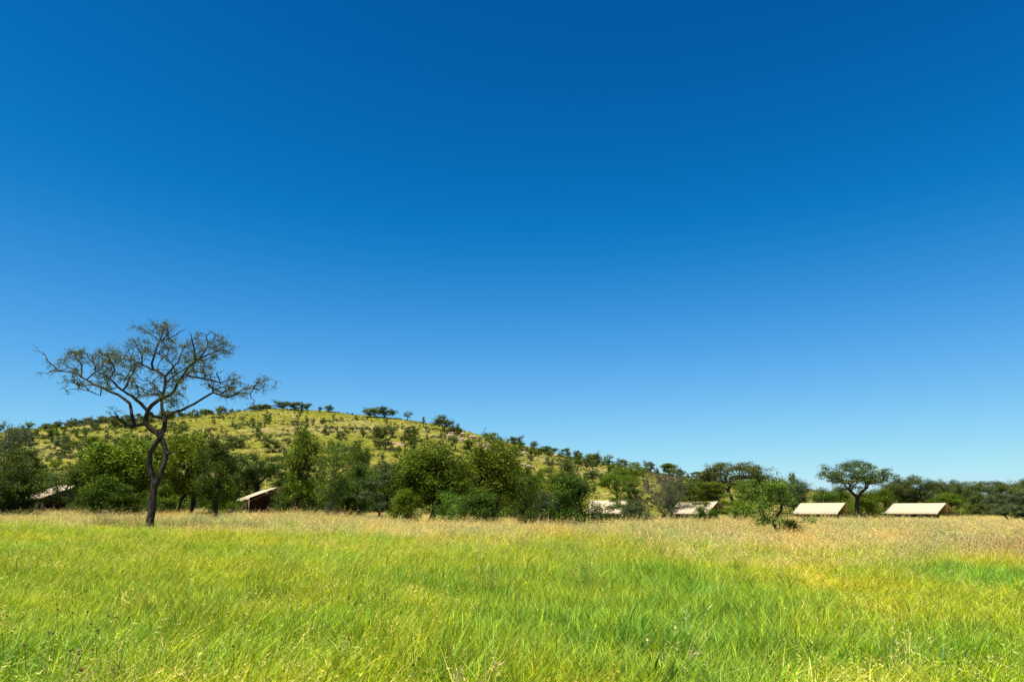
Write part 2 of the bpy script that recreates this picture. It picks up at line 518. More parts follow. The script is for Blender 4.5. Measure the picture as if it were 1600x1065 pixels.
# ------------------------------------------------------------------ tree prototypes
PR = {}
def protos():
    for k, (kind, H, R, n, per, size, spread) in dict(
            umbrella=('umbrella', 7.5, 4.2, 190, 62, .17, .27), layered=('layered', 6.0, 3.6, 200, 62, .17, .25), round=('round', 7.0, 3.2, 270, 84, .17, .30),
            tall=('tall', 8.0, 2.6, 210, 74, .17, .30), bushy=('bushy', 4.5, 2.8, 240, 76, .15, .27), shrub=('shrub', 3.0, 1.5, 130, 46, .13, .2),
            airy=('airy', 7.5, 3.0, 250, 34, .15, .26)).items():
        for v in range(3 if k in ('round', 'bushy', 'umbrella') else 2):
            PR[k, v] = make_proto(100 + 17 * v + len(k) * 7, kind, H, R, n, per, size, spread)
    PR['thorn', 0] = make_proto(88, 'thorn', 3.4, 1.9, 190, 28, .11, .16, step=.3)
    PR['bare', 0] = make_proto(77, 'round', 6.0, 3.2, 420, 7, .16, .25)
    for v, (kind, H, R, n, per) in enumerate((('round', 4, 2.6, 60, 24), ('round', 5, 2.4, 60, 26), ('tall', 6, 2.3, 54, 26), ('airy', 5, 2.6, 60, 20), ('airy', 6, 2.3, 60, 14), ('bushy', 4, 2.4, 60, 24))):
        PR['far', v] = make_proto(500 + v, kind, H, R, n, per, .42, .34, step=1.0)
    for v in range(4):
        PR['farbush', v] = make_proto(600 + v, 'bushy' if v % 2 else 'shrub', 2.2, 1.5, 22, 22, .34, .26, step=.8)
protos()
rngp = np.random.default_rng(5)

def plant(kind, v, name, loc, sx, sz, rz, leaf, bark, parts=True, merge=False):
    p = PR[kind, v % sum(1 for a in PR if a[0] == kind)]
    t = empty(name, loc, rz)
    t.scale = (sx, sx * rngp.uniform(.9, 1.1), sz)
    for nm in ('trunk', 'crown'):
        if p[nm] is None: continue
        o = bpy.data.objects.new(nm, p[nm]); C.objects.link(o); o.parent = t
        if not p[nm].materials: p[nm].materials.append(None)
        o.material_slots[0].link = 'OBJECT'
        o.material_slots[0].material = bark if nm == 'trunk' else leaf
    return t

def put(kind, v, px, Y, top, width, leaf, label, name, cat, bark='bark', group=None):
    """Stand a tree Y metres away with the height and spread it has in the photograph."""
    c = at(px, HORIZON, Y); z = gz(c[0], Y) - .05
    zt = at(px, top, Y)[2]
    p = PR[kind, v % sum(1 for a in PR if a[0] == kind)]
    w = at(px + width / 2, HORIZON, Y)[0] - at(px - width / 2, HORIZON, Y)[0]
    t = plant(kind, v, name, (c[0], Y, z), w / p['W'], (zt - z) / p['H'], rngp.uniform(0, 6.28), M[leaf], M[bark])
    tag(t, label, cat, group)
    return t

TREES = [
 # kind, variant, px, Y, top, width, leaf, label, name
 ('airy', 0, -4, 62, 662, 76, 'leaf_grey', 'sparse grey-green tree cut by the left edge of the picture', 'acacia_tree'),
 ('layered', 0, 8, 58, 700, 100, 'leaf_dark', 'dark flat-layered tree at the left edge below the sparse grey one', 'acacia_tree'),
 ('layered', 1, 34, 68, 722, 70, 'leaf_dark', 'low layered green tree growing over the leftmost tent', 'acacia_tree'),
 ('round', 0, 140, 66, 690, 92, 'leaf_dark', 'dense rounded tree directly right of the leftmost tent', 'leafy_tree'),
 ('round', 1, 188, 60, 678, 104, 'leaf_mid', 'broad dense tree close behind the trunk of the tall bare-limbed acacia, on its left', 'leafy_tree'),
 ('bushy', 0, 132, 60, 764, 44, 'leaf_dark', 'dark bush hiding the right end of the leftmost tent', 'bush'),
 ('airy', 1, 100, 70, 724, 60, 'leaf_dark', 'thin-leaved tree whose foliage hangs over the leftmost tent roof', 'leafy_tree'),
 ('bushy', 2, 170, 57, 742, 90, 'leaf_dark', 'dark bush under the broad dense tree left of the tall acacia', 'bush'),
 ('bushy', 1, 18, 60, 742, 76, 'leaf_dark', 'dark rounded bush at the left edge beside the leftmost tent', 'bush'),
 ('round', 2, 288, 62, 672, 92, 'leaf_mid', 'yellowish green tree with slanting trunk just right of the tall acacia', 'leafy_tree'),
 ('tall', 0, 330, 54, 686, 62, 'leaf_dark', 'dark narrow tree on a thin straight trunk left of the canvas tent with brown gable', 'leafy_tree'),
 ('bushy', 1, 346, 68, 744, 52, 'leaf_mid', 'mid green bush just left of the canvas tent with brown gable', 'bush'),
 ('bushy', 0, 258, 70, 748, 60, 'leaf_mid', 'green bush seen behind the trunk of the tall acacia', 'bush'),
 ('umbrella', 0, 400, 92, 706, 118, 'leaf_dark', 'flat-crowned dark acacia directly behind the canvas tent with brown gable', 'acacia_tree'),
 ('tall', 1, 470, 58, 670, 74, 'leaf_mid', 'tall slender tree with bare dark trunk right of the canvas tent with brown gable', 'leafy_tree'),
 ('airy', 1, 518, 56, 688, 76, 'leaf_mid', 'airy twiggy tree next to the tall slender one', 'leafy_tree'),
 ('bushy', 2, 452, 70, 746, 46, 'leaf_dark', 'dark bush touching the right side of the canvas tent with brown gable', 'bush'),
 ('round', 0, 562, 68, 722, 72, 'leaf_dark', 'dark round tree between the airy tree and the bluish bush', 'leafy_tree'),
 ('round', 1, 590, 74, 728, 60, 'leaf_mid', 'mid green tree behind the bluish layered bush', 'leafy_tree'),
 ('bushy', 2, 545, 62, 748, 60, 'leaf_dark', 'dark bush right of the airy twiggy tree', 'bush'),
 ('round', 0, 812, 66, 722, 60, 'leaf_mid', 'leafy tree between the tall rounded tree and the upright shrub', 'leafy_tree'),
 ('layered', 1, 608, 60, 722, 92, 'leaf_grey', 'bluish green layered bush left of the widest tree in the row', 'bush'),
 ('round', 1, 670, 58, 688, 114, 'leaf_mid', 'widest spreading tree in the middle of the tree row', 'acacia_tree'),
 ('round', 2, 722, 70, 714, 60, 'leaf_mid', 'rounded tree between the widest tree and the tree with pale gaps', 'leafy_tree'),
 ('round', 1, 775, 62, 682, 84, 'leaf_mid', 'tall rounded tree with a bare lower trunk at the right end of the high row', 'leafy_tree'),
 ('bushy', 1, 632, 55, 764, 54, 'leaf_mid', 'green bush at the foot of the widest spreading tree', 'bush'),
 ('shrub', 1, 704, 53, 762, 44, 'leaf_light', 'fresh green bush right of the foot of the widest tree', 'bush'),
 ('bushy', 0, 748, 50, 764, 70, 'leaf_dark', 'dark sprawling bush with grey twigs in front of the tall rounded tree', 'bush'),
 ('shrub', 0, 824, 49, 736, 42, 'leaf_dark', 'dark upright narrow shrub on several stems before the grassy gap', 'shrub'),
 ('bushy', 0, 872, 60, 736, 66, 'leaf_mid', 'light-topped round bush behind the big twiggy bush', 'bush'),
 ('bushy', 1, 896, 49, 744, 92, 'leaf_dark', 'big dark twiggy bush hiding the left end of the half-hidden tent', 'bush'),
 ('bushy', 2, 852, 56, 768, 48, 'leaf_grey', 'low grey-green bush left of the big twiggy bush', 'bush'),
 ('layered', 0, 985, 62, 752, 56, 'leaf_light', 'small bright green layered acacia right of the half-hidden tent', 'acacia_tree'),
 ('bushy', 2, 992, 60, 782, 58, 'leaf_grey', 'low greyish bush under the small bright layered acacia', 'bush'),
 ('bare', 0, 1036, 92, 732, 80, 'leaf_brown', 'leafless brown tree with fine twigs in the middle distance', 'bare_tree'),
 ('airy', 0, 1046, 66, 752, 36, 'leaf_grey', 'thin young tree in front of the leafless brown tree', 'young_tree'),
 ('round', 1, 1064, 100, 745, 48, 'leaf_grey', 'grey-green round tree right of the leafless brown tree', 'leafy_tree'),
 ('round', 0, 1105, 118, 737, 60, 'leaf_hill', 'olive round tree left of the big dark-topped tree group', 'leafy_tree'),
 ('umbrella', 2, 1146, 112, 720, 92, 'leaf_hill', 'big dark flat-topped tree above the fourth tent from the left', 'acacia_tree'),
 ('round', 2, 1192, 112, 734, 56, 'leaf_hill', 'dark round tree at the right shoulder of the big flat-topped one', 'leafy_tree'),
 ('layered', 1, 1118, 90, 752, 72, 'leaf_mid', 'bright green layered tree on a short trunk behind the fourth tent from the left', 'acacia_tree'),
 ('layered', 0, 1166, 74, 748, 60, 'leaf_light', 'fresh green tree right of the fourth tent from the left', 'acacia_tree'),
 ('shrub', 1, 1102, 62, 786, 40, 'leaf_light', 'green shrub growing in front of the fourth tent from the left', 'shrub'),
 ('thorn', 0, 1214, 38, 752, 100, 'leaf_light', 'small light green thorn tree standing alone in the dry grass', 'thorn_tree'),
 ('bushy', 0, 1236, 37.4, 811, 38, 'leaf_dark', 'dark low bush at the foot of the lone light green thorn tree', 'bush'),
 ('bushy', 1, 1158, 64, 784, 40, 'leaf_mid', 'green bush left of the lone light green thorn tree', 'bush'),
 ('round', 1, 1244, 120, 746, 44, 'leaf_grey', 'grey-green round tree above the fifth tent from the left', 'leafy_tree'),
 ('far', 3, 1222, 190, 738, 22, 'leaf_hill', 'small tree on the low skyline left of the umbrella acacia', 'acacia_tree'),
 ('far', 0, 1246, 180, 741, 22, 'leaf_hill', 'small flat-topped tree on the skyline above the grey-green round tree', 'acacia_tree'),
 ('bushy', 0, 1288, 108, 762, 48, 'leaf_light', 'bright green bush behind the fifth tent from the left', 'bush'),
 ('umbrella', 0, 1338, 84, 717, 94, 'leaf_hill', 'umbrella-shaped acacia with bare forked trunk right of the fifth tent from the left', 'acacia_tree'),
 ('bushy', 2, 1352, 92, 764, 46, 'leaf_mid', 'dark green bush behind the trunk of the umbrella acacia', 'bush'),
 ('bushy', 1, 1376, 108, 763, 46, 'leaf_mid', 'green bush between the umbrella acacia and the rightmost tent', 'bush'),
 ('bushy', 0, 1312, 112, 758, 44, 'leaf_mid', 'green bush left of the trunk of the umbrella acacia', 'bush'),
 ('round', 0, 1424, 170, 742, 56, 'leaf_hill', 'tallest tree behind the rightmost tent', 'leafy_tree'),
 ('round', 1, 1402, 172, 750, 40, 'leaf_hill', 'tree at the left shoulder of the tallest one behind the rightmost tent', 'leafy_tree'),
 ('round', 2, 1462, 168, 748, 42, 'leaf_hill', 'tree right of the tallest one behind the rightmost tent', 'leafy_tree'),
 ('bushy', 1, 1480, 120, 770, 52, 'leaf_mid', 'rounded bush just above the right end of the rightmost tent', 'bush'),
 ('round', 0, 1490, 185, 749, 36, 'leaf_hill', 'first tree of the far row right of the rightmost tent', 'leafy_tree'),
 ('round', 1, 1514, 190, 752, 40, 'leaf_hill', 'second tree of the far row right of the rightmost tent', 'leafy_tree'),
 ('umbrella', 1, 1548, 188, 751, 44, 'leaf_hill', 'flat-topped tree of the far row near the right edge', 'acacia_tree'),
 ('round', 2, 1574, 186, 751, 44, 'leaf_hill', 'round tree of the far row near the right edge', 'leafy_tree'),
 ('round', 0, 1606, 192, 748, 40, 'leaf_hill', 'tree of the far row cut by the right edge', 'leafy_tree'),
 ('bushy', 0, 1530, 182, 768, 40, 'leaf_hill', 'low bush under the far tree row right of the rightmost tent', 'bush'),
 ('layered', 1, 1572, 86, 770, 44, 'leaf_grey', 'grey-green bush near the right edge in front of the far tree row', 'bush'),
 ('layered', 0, 1596, 70, 768, 64, 'leaf_grey', 'low spreading green tree cut by the right edge', 'acacia_tree'),
 ('round', 2, 885, 150, 712, 34, 'leaf_hill', 'dark pointed tree on the hill shoulder above the big twiggy bush', 'leafy_tree'),
 ('umbrella', 2, 968, 130, 738, 62, 'leaf_mid', 'olive flat-topped tree above the half-hidden tent', 'acacia_tree'),
 ('umbrella', 0, 985, 190, 722, 54, 'leaf_mid', 'dark flat-topped tree on the lower hill above the olive one', 'acacia_tree'),
 ('layered', 0, 845, 110, 730, 60, 'leaf_mid', 'green tree filling the gap behind the upright narrow shrub', 'acacia_tree'),
 ('round', 1, 555, 150, 690, 36, 'leaf_dark', 'pair-crowned dark tree on the lower hillside above the dark round tree', 'leafy_tree'),
]
_f = np.random.default_rng(8)
for k, px in enumerate(np.arange(-10, 850, 30)):
    if 395 < px < 440: continue
    if px > 480 and k % 3 == 1: continue
    Y = _f.uniform(88, 108)
    TREES.append(('bushy', k, float(px + _f.uniform(-8, 8)), Y, float(_f.uniform(728, 752)), float(_f.uniform(52, 74)), ['leaf_dark', 'leaf_dark', 'leaf_mid'][k % 3],
                  'bush of the dark thicket that closes the gaps behind the tree row', 'thicket_bush'))
for kind, v, px, Y, top, w, leaf, label, name in TREES:
    cat = 'bush' if 'bush' in name else ('shrub' if name == 'shrub' else 'tree')
    put(kind, v, px, Y, top, w, leaf, label, name, cat, 'bark_grey' if kind in ('bare', 'airy') else 'bark', 'thicket bushes behind the tree row' if name == 'thicket_bush' else None)

# ------------------------------------------------------------------ the tall near acacia
def hero_tree():
    Y0 = 38.0
    rng = np.random.default_rng(11)
    mpp = Y0 / F * .82
    base = at(233, 830, Y0); base[2] = gz(base[0], Y0) - .1
    root = empty('acacia_tree', base)
    tag(root, 'tall nearby acacia with twisted dark trunk and thin feathery crown', 'tree')
    sk = Skeleton()
    def P(px, py, d): return at(px, py, Y0 + d) - base
    ids = {}
    def limb(name, pts, r0, r1, parent, dy0, dy1):
        """Traced limb: pixel polyline, radii in photograph pixels, depth offset going dy0 -> dy1."""
        n = len(pts); q = parent; out = []
        fine = []
        for k in range(n):
            fine.append(pts[k])
            if k < n - 1: fine.append(((pts[k][0] + pts[k + 1][0]) / 2 + rng.normal(0, .7), (pts[k][1] + pts[k + 1][1]) / 2 + rng.normal(0, .7)))
        m = len(fine)
        for k, (x, y) in enumerate(fine):
            u = k / (m - 1)
            q = sk.add(P(x, y, dy0 + (dy1 - dy0) * u), q, (r0 + (r1 - r0) * u) * mpp); out.append(q)
        ids[name] = out
        return out
    tr = limb('trunk', [(233, 832), (234, 815), (238, 786), (241, 757)], 7.3, 6.4, -1, 0, 0)
    fk = tr[-1]
    ls = limb('ls', [(237, 740), (233, 723), (234.5, 707), (242, 694), (250, 682)], 4.8, 4.4, fk, 0, .1)
    rs = limb('rs', [(250, 743), (257, 723), (259.5, 707), (255.5, 691), (251, 681)], 4.8, 4.2, fk, .05, .25)
    limb('stub', [(264, 708), (272, 705)], 3.0, 2.2, rs[4], -.1, -.3)
    ll = limb('ll', [(244, 675), (236, 670), (227.3, 661)], 5.2, 4.8, ls[-1], .1, .0)
    A = limb('A', [(211, 665.5), (198, 664), (188, 656), (183, 650), (178, 644)], 4.0, .8, ll[-1], -.1, -.9)
    up = limb('up', [(206, 648), (203, 630), (185, 616.5), (168, 610), (148, 601.5), (135, 593), (122, 585), (102, 580), (83, 578.5), (71, 583.5)], 3.0, .7, A[0], -.2, .8)
    limb('tipL', [(75, 564), (66, 549)], 1.0, .5, up[-4], .7, .8)
    limb('lowL', [(157, 618), (139, 610), (122, 606.5), (109, 608)], 1.3, .5, up[7], .2, -.8)
    limb('upL1', [(128, 570), (118, 556), (112, 548)], 1.5, .5, up[11], .5, 1.0)
    limb('upL2', [(150, 580), (147, 566), (140, 552)], 1.4, .5, up[10], .4, -.6)
    B = limb('B', [(229, 648), (230.5, 641.5)], 4.2, 4.0, ll[-1], 0, -.1)
    b1 = limb('b1', [(220, 630), (206.5, 618.5), (192, 610), (178, 597), (163, 585), (146, 577)], 3.0, .9, B[-1], -.2, -1.7)
    limb('b1u', [(199, 601), (203, 588), (211, 576)], 1.9, .9, b1[4], -.9, -1.3)
    limb('b1v', [(180, 578), (172, 562), (165, 548)], 1.5, .5, b1[7], -1.3, -1.9)
    b2 = limb('b2', [(237, 633), (250, 623), (267, 616), (273, 608), (280, 595), (296, 572), (313, 559), (330, 552), (350, 546), (358, 549)], 3.8, .7, B[-1], -.2, -1.2)
    limb('ur', [(325, 540), (322, 524), (328, 518), (345, 529)], 1.5, .5, b2[12], -.9, -.6)
    limb('ur2', [(304, 548), (300, 530), (296, 517)], 1.6, .5, b2[11], -.8, -1.6)
    D = limb('D', [(300, 588.5), (319, 591.5), (345, 598), (355, 594), (368, 591)], 2.0, .6, b2[9], -.7, -2.0)
    limb('Du', [(338, 583), (350, 578)], 1.1, .5, D[4], -1.4, -2.2)
    c = limb('c', [(257, 667), (258.5, 654)], 4.4, 4.0, rs[-1], .25, .3)
    limb('c1', [(250, 652.5), (240.5, 650.5), (233, 645)], 2.8, 2.4, c[-1], .3, -.05)
    c2 = limb('c2', [(253, 638), (252, 621), (257, 608), (258, 588)], 3.0, 2.6, c[-1], .35, .6)
    cL = limb('cL', [(244, 578.5), (236.5, 577), (221.5, 569), (208, 563), (191, 561), (176, 553)], 2.4, .7, c2[-1], .6, 1.6)
    cU = limb('cU', [(237, 568), (245, 542), (253.5, 523), (257.5, 508), (260, 498)], 2.2, .5, cL[1], .6, .4)
    limb('cUl', [(240, 525), (224, 516), (211, 508)], 1.2, .4, cU[3], .5, 1.2)
    limb('cUr', [(266, 528), (281, 518), (292, 513)], 1.2, .4, cU[3], .5, -.3)
    limb('cR', [(267, 578), (278, 566), (285, 548), (292, 536), (312, 524)], 1.9, .5, c2[-1], .6, 1.7)
    limb('cR2', [(276, 584), (298, 570), (320, 573), (338, 566)], 1.6, .5, c2[-2], .6, 2.0)
    limb('cM', [(222, 556), (214, 540), (206, 525)], 1.4, .5, cL[4], .9, 1.3)
    c3 = limb('c3', [(270, 644.5), (283, 641), (303, 631), (332.5, 613), (355.5, 621), (375, 613), (391.5, 614.5), (395, 624)], 3.0, .7, c[-1], .35, 1.1)
    limb('c3u', [(401.5, 598.5), (418, 593.5), (429, 593)], 1.2, .4, c3[-3], 1.1, 1.4)
    limb('c3v', [(331, 603), (345, 600)], 1.2, .5, c3[6], .8, .4)
    limb('c3w', [(352, 610), (372, 604)], 1.2, .5, c3[7], .8, 1.6)
    # twigs: fill the crown outline
    poly = np.array([(66, 549), (74, 570), (90, 566), (112, 547), (132, 545), (165, 548), (182, 534), (205, 522), (210, 507), (228, 515), (245, 500), (262, 498), (285, 513),
                     (318, 512), (352, 527), (364, 548), (352, 568), (330, 577), (366, 582), (386, 602), (402, 590), (430, 592), (420, 606), (400, 628), (380, 618), (350, 622), (330, 606), (300, 600),
                     (288, 622), (272, 640), (252, 632), (240, 616), (215, 625), (185, 612), (150, 604), (115, 604), (84, 582)], float)
    def inside(x, y):
        c_ = False; j = len(poly) - 1
        for i in range(len(poly)):
            if (poly[i, 1] > y) != (poly[j, 1] > y) and x < (poly[j, 0] - poly[i, 0]) * (y - poly[i, 1]) / (poly[j, 1] - poly[i, 1]) + poly[i, 0]: c_ = not c_
            j = i
        return c_
    gapn = Noise(40, 45, 3)
    A_, tries = [], 0
    while len(A_) < 720:
        x, y = rng.uniform(64, 432), rng.uniform(496, 642)
        if not inside(x, y) or gapn(x, y) < -.22: continue
        rx = 1 - ((x - 245) / 190) ** 2
        d = rng.uniform(-1, 1) * 2.2 * max(.15, rx) ** .6
        A_.append(P(x, y, d))
    for x, y in ((176, 640), (172, 647), (183, 642), (180, 655), (292, 640), (268, 628), (106, 612), (100, 606), (118, 598), (62, 548), (64, 583), (432, 597), (428, 604), (403, 632), (396, 632)):
        A_.append(P(x, y, rng.uniform(-.5, .5)))
    stiff = set(ids['trunk']) | set(ids['ls']) | set(ids['rs']) | set(ids['stub']) | set(ids['ll']) | set(ids['B']) | set(ids['c']) | set(ids['c1']) | {0}
    sk.live = [i for i in range(len(sk.p)) if i not in stiff]
    n0 = len(sk.p)
    tips = grow(sk, np.array(A_), rng, step=.28, bf=.12, wig=.28)
    # fine forked twiglets at every twig tip
    for t in list(tips):
        d = sk.p[t] - sk.p[sk.par[t]]; d = d / (np.linalg.norm(d) + 1e-9)
        for _ in range(3):
            e = d + rng.normal(0, .7, 3); e /= np.linalg.norm(e); L = rng.uniform(.18, .45)
            q = sk.add(sk.p[t] + e * L * .5, t, .006); q = sk.add(sk.p[t] + e * L + rng.normal(0, .05, 3) - np.array((0, 0, .05)), q, .004)
    par = np.array(sk.par); kids = np.zeros(len(par))
    for i in range(len(par) - 1, n0 - 1, -1):
        kids[i] += 1
        if par[i] >= n0: kids[par[i]] += kids[i]
    for i in range(n0, len(par)):
        sk.r[i] = sk.r[i] or float(min(.028, .0055 + .0022 * kids[i] ** .5))
    link('trunk', skeleton_mesh(sk, .3, .006, name='trunk', flare=1.25), M['bark_hero'], root)
    twig = np.array([sk.p[i] for i in range(n0, len(sk.p)) if rng.uniform() < .8])
    link('crown', leaf_mesh(twig, rng, 7, .065, .075, .7, upbias=.4), M['leaf_hero'], root)
hero_tree()

# ------------------------------------------------------------------ trees and bushes on the hill
def hill_point(px, py):
    """Where the view ray through a pixel meets the hill."""
    for Y in np.arange(140, 436, 1.0):
        p = at(px, py, Y)
        if p[2] < gz(p[0], Y): return p[0], Y
    p = at(px, py, RIDGE_Y - 2)
    return p[0], RIDGE_Y - 2

def hill_trees():
    rng = np.random.default_rng(21)
    def tree(x, y, h, w, v, label, group, leaf='leaf_hill', name='hill_tree'):
        p = PR['far', v % 6]
        t = plant('far', v, name, (x, y, gz(x, y) - .1), w / p['W'], h / p['H'], rng.uniform(0, 6.28), M[leaf], M['bark'])
        return tag(t, label, 'tree', group)
    named = [  # px, base py, height px, width px, variant, label
        (443, 640, 13, 22, 1, 'round dark tree at the very top of the hill'),
        (463, 641, 13, 22, 0, 'flat-topped tree on the summit right of the round dark one'),
        (480, 641, 11, 16, 3, 'third tree of the summit clump, on its right'),
        (513, 643, 9, 14, 1, 'lone small round tree on the crest between summit and the crest pair'),
        (580, 652, 15, 22, 2, 'left tree of the crest pair right of the summit'),
        (603, 653, 16, 34, 0, 'wide tree of the crest pair right of the summit'),
        (637, 657, 14, 12, 4, 'thin lollipop tree alone on the descending crest'),
        (693, 672, 21, 30, 2, 'largest tree standing out on the descending crest'),
        (716, 678, 11, 14, 1, 'small tree just below the largest crest tree'),
        (768, 690, 14, 20, 2, 'round crest tree above the tall rounded tree of the row'),
        (804, 698, 16, 22, 1, 'dark crest tree where the hill begins to flatten'),
        (834, 702, 13, 14, 4, 'small airy crest tree right of the dark one'),
        (858, 708, 10, 30, 3, 'low wide tree on the flattening crest'),
        (883, 716, 15, 12, 2, 'narrow upright crest tree'),
        (973, 728, 14, 18, 0, 'small flat tree on the low ridge'),
        (994, 730, 13, 14, 4, 'thin small tree on the low ridge beside the flat one'),
        (592, 692, 26, 26, 1, 'dark rounded tree in the middle of the sunny slope'),
        (640, 688, 18, 24, 1, 'round tree on the sunny slope below the crest pair'),
        (425, 706, 18, 24, 3, 'umbrella tree above the canvas tent with brown gable'),
        (366, 700, 16, 26, 0, 'flat little acacia on the bright left slope'),
    ]
    def where(px, Y):
        return '%s %s of the hill' % ('lower' if Y < 260 else ('middle' if Y < 345 else 'upper'), 'left flank' if px < 300 else ('face' if px < 620 else ('right shoulder' if px < 850 else 'long right tail')))
    used = []
    for px, py, h, w, v, lab in named:
        x, y = hill_point(px, py); d = math.hypot(x, y) / F
        if w > h * 1.1: v = 1 if w < 28 else 0
        tree(x, y, h * d * 1.06, w * d * 1.05, v, lab, None)
        used.append((x, y))
    # dense canopy along the left crest
    for k in range(44):
        px = rng.uniform(20, 425)
        Y = RIDGE_Y - rng.uniform(-10, 16)
        x = at(px, HORIZON, Y)[0]
        tree(x, Y, rng.uniform(2.6, 4.6), rng.uniform(4, 7), int(rng.choice([1, 1, 5, 0, 5])), 'dark tree in the close canopy along the left part of the hill crest', 'trees along the left hill crest', name='crest_tree')
    # scattered over the slope: clumpy
    cl = Noise(31, 90, 3)
    n = 0
    while n < 215:
        Y = rng.uniform(175, 428); px = rng.uniform(-40, 1180)
        x = at(px, HORIZON, Y)[0]
        if hill_add(x, Y) < 1.5: continue
        dens = .40 + .75 * cl(x, Y) + .45 * (px < 260) + .12 * (px > 760) - .2 * (330 < px < 560)
        if rng.uniform() > dens: continue
        if any((x - a) ** 2 + (Y - b) ** 2 < 16 for a, b in used): continue
        used.append((x, Y)); n += 1
        h = rng.gamma(7, .44) if rng.uniform() < .85 else rng.uniform(4.0, 6.5)
        h = min(h, 7)
        v = int(rng.choice([1, 1, 2, 4, 2, 0, 3])); lf = int(rng.integers(0, 4))
        tree(x, Y, h, h * rng.uniform(.65, 1.05), v, '%s %s tree on the %s' % (['broad round', 'round', 'narrow', 'loose', 'thin airy'][v], ['olive', 'olive', 'grey-green', 'fresh green'][lf], where(px, Y)),
             'scattered hillside trees', leaf=['leaf_hill', 'leaf_hill', 'leaf_grey', 'leaf_mid'][lf])
    n = 0
    while n < 290:
        Y = rng.uniform(165, 430); px = rng.uniform(-40, 1150)
        x = at(px, HORIZON, Y)[0]
        if hill_add(x, Y) < 1.0 or rng.uniform() > .45 + .5 * cl(x + 60, Y) + .5 * (px < 320): continue
        n += 1
        s = rng.uniform(.7, 1.5)
        lf = int(rng.choice(4, p=[.45, .25, .2, .1]))
        o = plant('farbush', n, 'hill_bush', (x, Y, gz(x, Y) - .1), s * .9, s * rng.uniform(.9, 1.7), rng.uniform(0, 6.28), M[['leaf_hill', 'leaf_grey', 'leaf_mid', 'leaf_brown'][lf]], M['bark'])
        tag(o, '%s %s bush on the %s' % ('upright' if n % 2 == 0 else 'rounded', ['olive', 'grey-green', 'fresh green', 'dry brown'][lf], where(px, Y)), 'bush', 'scattered hillside bushes')
    # rocks on the crest
    import bmesh
    rocks = []
    for v in range(4):
        bm = bmesh.new(); bmesh.ops.create_icosphere(bm, subdivisions=2, radius=1)
        for q in bm.verts:
            f = 1 + .35 * math.sin(q.co.x * 3.1 + v) * math.cos(q.co.y * 2.7 + 2 * v) + rng.uniform(-.1, .1)
            q.co *= f; q.co.z *= .6
        me = bpy.data.meshes.new('rock'); bm.to_mesh(me); bm.free(); me.materials.append(M['rock']); rocks.append(me)
    for k in range(34):
        px, py = (rng.uniform(690, 765), 0) if k < 24 else (rng.uniform(380, 900), 0)
        py = np.interp(px, [a for a, b in _prof], [b for a, b in _prof]) + (rng.uniform(2, 16) if k < 24 else rng.uniform(2, 30))
        x, y = hill_point(px, py)
        o = link('rock', rocks[k % 4], None); s = rng.uniform(.5, 1.7)
        o.location = (x, y, gz(x, y) + .1 * s); o.scale = (s, s * rng.uniform(.7, 1.3), s); o.rotation_euler = (0, 0, rng.uniform(0, 6.28))
        tag(o, 'pinkish rock lying on the grass near the hill crest', 'rock', 'rocks near the hill crest')
hill_trees()

# ------------------------------------------------------------------ tents
def sheet(name, pts, mat, parent, nu=10, nv=6, sag=.0, thick=.02):
    """Cloth panel from four corners (a,b bottom edge left->right, c,d top edge right->left), sagging a little, with thickness."""
    a, b, c, d = [np.asarray(p, float) for p in pts]
    U, V = np.meshgrid(np.linspace(0, 1, nu + 1), np.linspace(0, 1, nv + 1))
    U, V = U[..., None], V[..., None]
    P = (a * (1 - U) + b * U) * (1 - V) + (d * (1 - U) + c * U) * V
    nrm = np.cross(b - a, d - a); nrm /= np.linalg.norm(nrm)
    P = P - nrm * sag * (np.sin(math.pi * U) * np.sin(math.pi * V) + .22 * np.sin(3 * math.pi * U) ** 2 * np.sin(math.pi * V))
    top = P.reshape(-1, 3); bot = top - nrm * thick
    n = len(top); w = nu + 1
    i = np.arange(n).reshape(nv + 1, w)
    q = np.stack([i[:-1, :-1], i[:-1, 1:], i[1:, 1:], i[1:, :-1]], -1).reshape(-1, 4)
    quads = [q, q[:, ::-1] + n]
    rim = list(i[0]) + list(i[1:, -1]) + list(i[-1, :-1][::-1]) + list(i[1:-1, 0][::-1])
    rim = np.array(rim); nx = np.roll(rim, -1)
    quads.append(np.stack([rim + n, nx + n, nx, rim], -1))
    return link(name, mesh_np(name, np.concatenate([top, bot]), quads=np.concatenate(quads), smooth=False), mat, parent)

def rod(name, p, q, r, mat, parent):
    sk = Skeleton(); a = sk.add(p, -1, r); sk.add(q, a, r)
    return link(name, skeleton_mesh(sk, r, r, flare=0, name=name), mat, parent)

